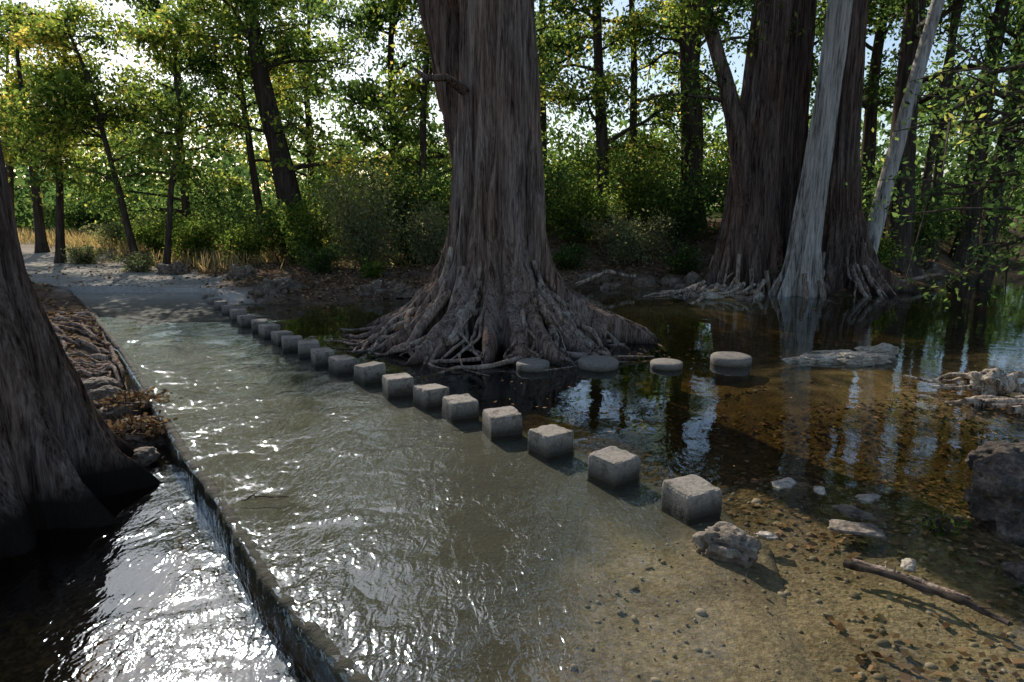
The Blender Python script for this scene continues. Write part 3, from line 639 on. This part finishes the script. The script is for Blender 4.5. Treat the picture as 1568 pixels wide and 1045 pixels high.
a=Acc();rg=np.random.default_rng(33)
for i in range(80):
    x0=rg.uniform(-9.5,-5.8);y0=rg.uniform(9.0,13.2)
    if x0>rimx(y0)-.25: continue
    an=rg.normal(-.35,.4);L=rg.uniform(.8,2.6);q=np.linspace(0,1,14)
    x=x0+L*q*math.cos(an)+.15*vn(q*4+i,1.);y=y0+L*q*math.sin(an)+.15*vn(q*4+i,9.)
    x=np.minimum(x,rimx(y)-.15)
    z=hfun(x,y)+.03+.07*vn(q*4+i*3,3.)
    a.add(*tube(np.stack([x,y,z],-1),rg.uniform(.015,.06)*(1-.6*q),7,.3,i))
a.build('exposed_roots',M_root)

for i,(x,y,s_) in enumerate([(-4.45,7.75,.34),(-3.85,6.75,.26)]):
    e=empty('debris_pile');rock('soil',x,y,-.17,s_*1.1,s_*.7,.15,140+i,M_brock,.9,.4,e,4)
    rng=np.random.default_rng(i+60);a=Acc()
    for k in range(34):
        c=np.array([x,y,-.04])+rng.normal(0,.45,3)*[s_,s_,.10];d=rng.normal(0,1,3)*[1,1,.4];d*=rng.uniform(.1,.3)/np.linalg.norm(d);q=np.linspace(-1,1,5)[:,None]
        a.add(*tube(c+d*q+rng.normal(0,.01,(5,3)),np.full(5,rng.uniform(.003,.010)),5))
    a.build('twigs',M_dk,True,e)
    P=np.array([x,y,-.03])+rng.normal(0,.45,(1000,3))*[s_,s_*.8,.10];V,F=leaves(P,.07,rng,.6,.4)
    mk('leaves',V,F,M_litter,False,e,None,{'tone':rng.uniform(0,1,len(P))})

# driftwood root on the right
e=empty('driftwood_root');a=Acc();rg=np.random.default_rng(3)
rock('stump',5.75,7.95,.12,.24,.17,.16,150,M_drift,.3,.4,e,5,.3)
for i in range(14):
    q=np.linspace(0,1,16)[:,None];an=rg.uniform(-.5,3.6);L=rg.uniform(.4,1.2)
    s=np.array([5.8+rg.normal(0,.1),8.0+rg.normal(0,.08),.12])
    B=s+np.array([math.cos(an)*L,math.sin(an)*L*.5,rg.uniform(-.12,.05)])*q;B[:,2]+=.08*vn(q[:,0]*3+i,2.);B[:,1]+=.1*vn(q[:,0]*3+i,6.)
    a.add(*tube(B,rg.uniform(.03,.07)*(1-.7*q[:,0]),8,.35,i))
for i in range(8):
    q=np.linspace(0,1,18)[:,None];B=np.array([5.05+.09*i,7.55-.08*i,.0])+np.array([1.7,-.1+.08*i,.08])*q;B[:,2]+=.06*vn(q[:,0]*4+i,12.);B[:,1]+=.14*vn(q[:,0]*3+i,16.)
    a.add(*tube(B,rg.uniform(.025,.06)*(1-.5*q[:,0]),8,.35,i))
a.build('limbs',M_drift,True,e)
def stick(name,P,r,mat,seed=0):
    P=np.array(P,float);t=np.linspace(0,1,len(P));q=np.linspace(0,1,24)
    B=np.stack([np.interp(q,t,P[:,k]) for k in range(3)],-1);B+=.02*np.stack([vn(q*7+seed,1.+k) for k in range(3)],-1)
    a=Acc();a.add(*tube(B,r*(1-.4*q),9,.45,seed))
    for j in (.3,.8):
        i=int(j*23);d=np.array([.05,.07*(1 if j<.7 else -1),.03]);a.add(*tube([B[i],B[i]+d*.5,B[i]+d],[r*.35,r*.25,r*.1],6))
    a.build(name,mat)
stick('driftwood_branch',[(2.15,3.97,.01),(2.4,3.74,.02),(2.56,3.5,.03)],.022,M_root,3)
stick('driftwood_branch',[(2.1,3.95,.0),(2.45,3.62,.02),(2.66,3.3,.04)],.024,M_dk,8)
stick('fallen_branch',[(1.8,19,.1),(2.6,18.8,.5),(3.4,18.9,.35)],.06,M_drift,9)
stick('fallen_branch',[(9.8,18.6,.2),(11,18.9,.25),(12.6,20.2,.3)],.07,M_root,12)
stick('fallen_twig',[(-2.1,4.95,.0),(-1.95,4.95,.02),(-1.75,4.97,.0)],.006,M_dk,14)
shrub('water_plant',3.0,4.45,.16,.22,60,.05,500,M_leaf,ns=5)

# ---------------- light, sky, camera ----------------
el=math.radians(35);az=math.radians(-27.5)
S=Vector((math.sin(az)*math.cos(el),math.cos(az)*math.cos(el),math.sin(el)))
sun=bpy.data.lights.new('sun','SUN');sun.energy=5;sun.angle=math.radians(.5);sun.color=(1,.94,.84)
so_=bpy.data.objects.new('sun',sun);so_.rotation_euler=(-S).to_track_quat('-Z','Y').to_euler();scene.collection.objects.link(so_)
w=bpy.data.worlds.new('World');scene.world=w;w.use_nodes=True;nt=w.node_tree
sk=nt.nodes.new('ShaderNodeTexSky');sk.sky_type='NISHITA';sk.sun_disc=False;sk.sun_elevation=el;sk.sun_rotation=az%(2*math.pi)
bg=nt.nodes['Background'];bg.inputs[1].default_value=.15;nt.links.new(sk.outputs[0],bg.inputs[0])
cam=bpy.data.cameras.new('camera');cam.lens=24;cam.sensor_width=36;cam.clip_end=2000;cam.clip_start=.05
co=bpy.data.objects.new('camera',cam);co.location=(0,0,2.2);co.rotation_euler=(math.radians(79),0,0);scene.collection.objects.link(co);scene.camera=co
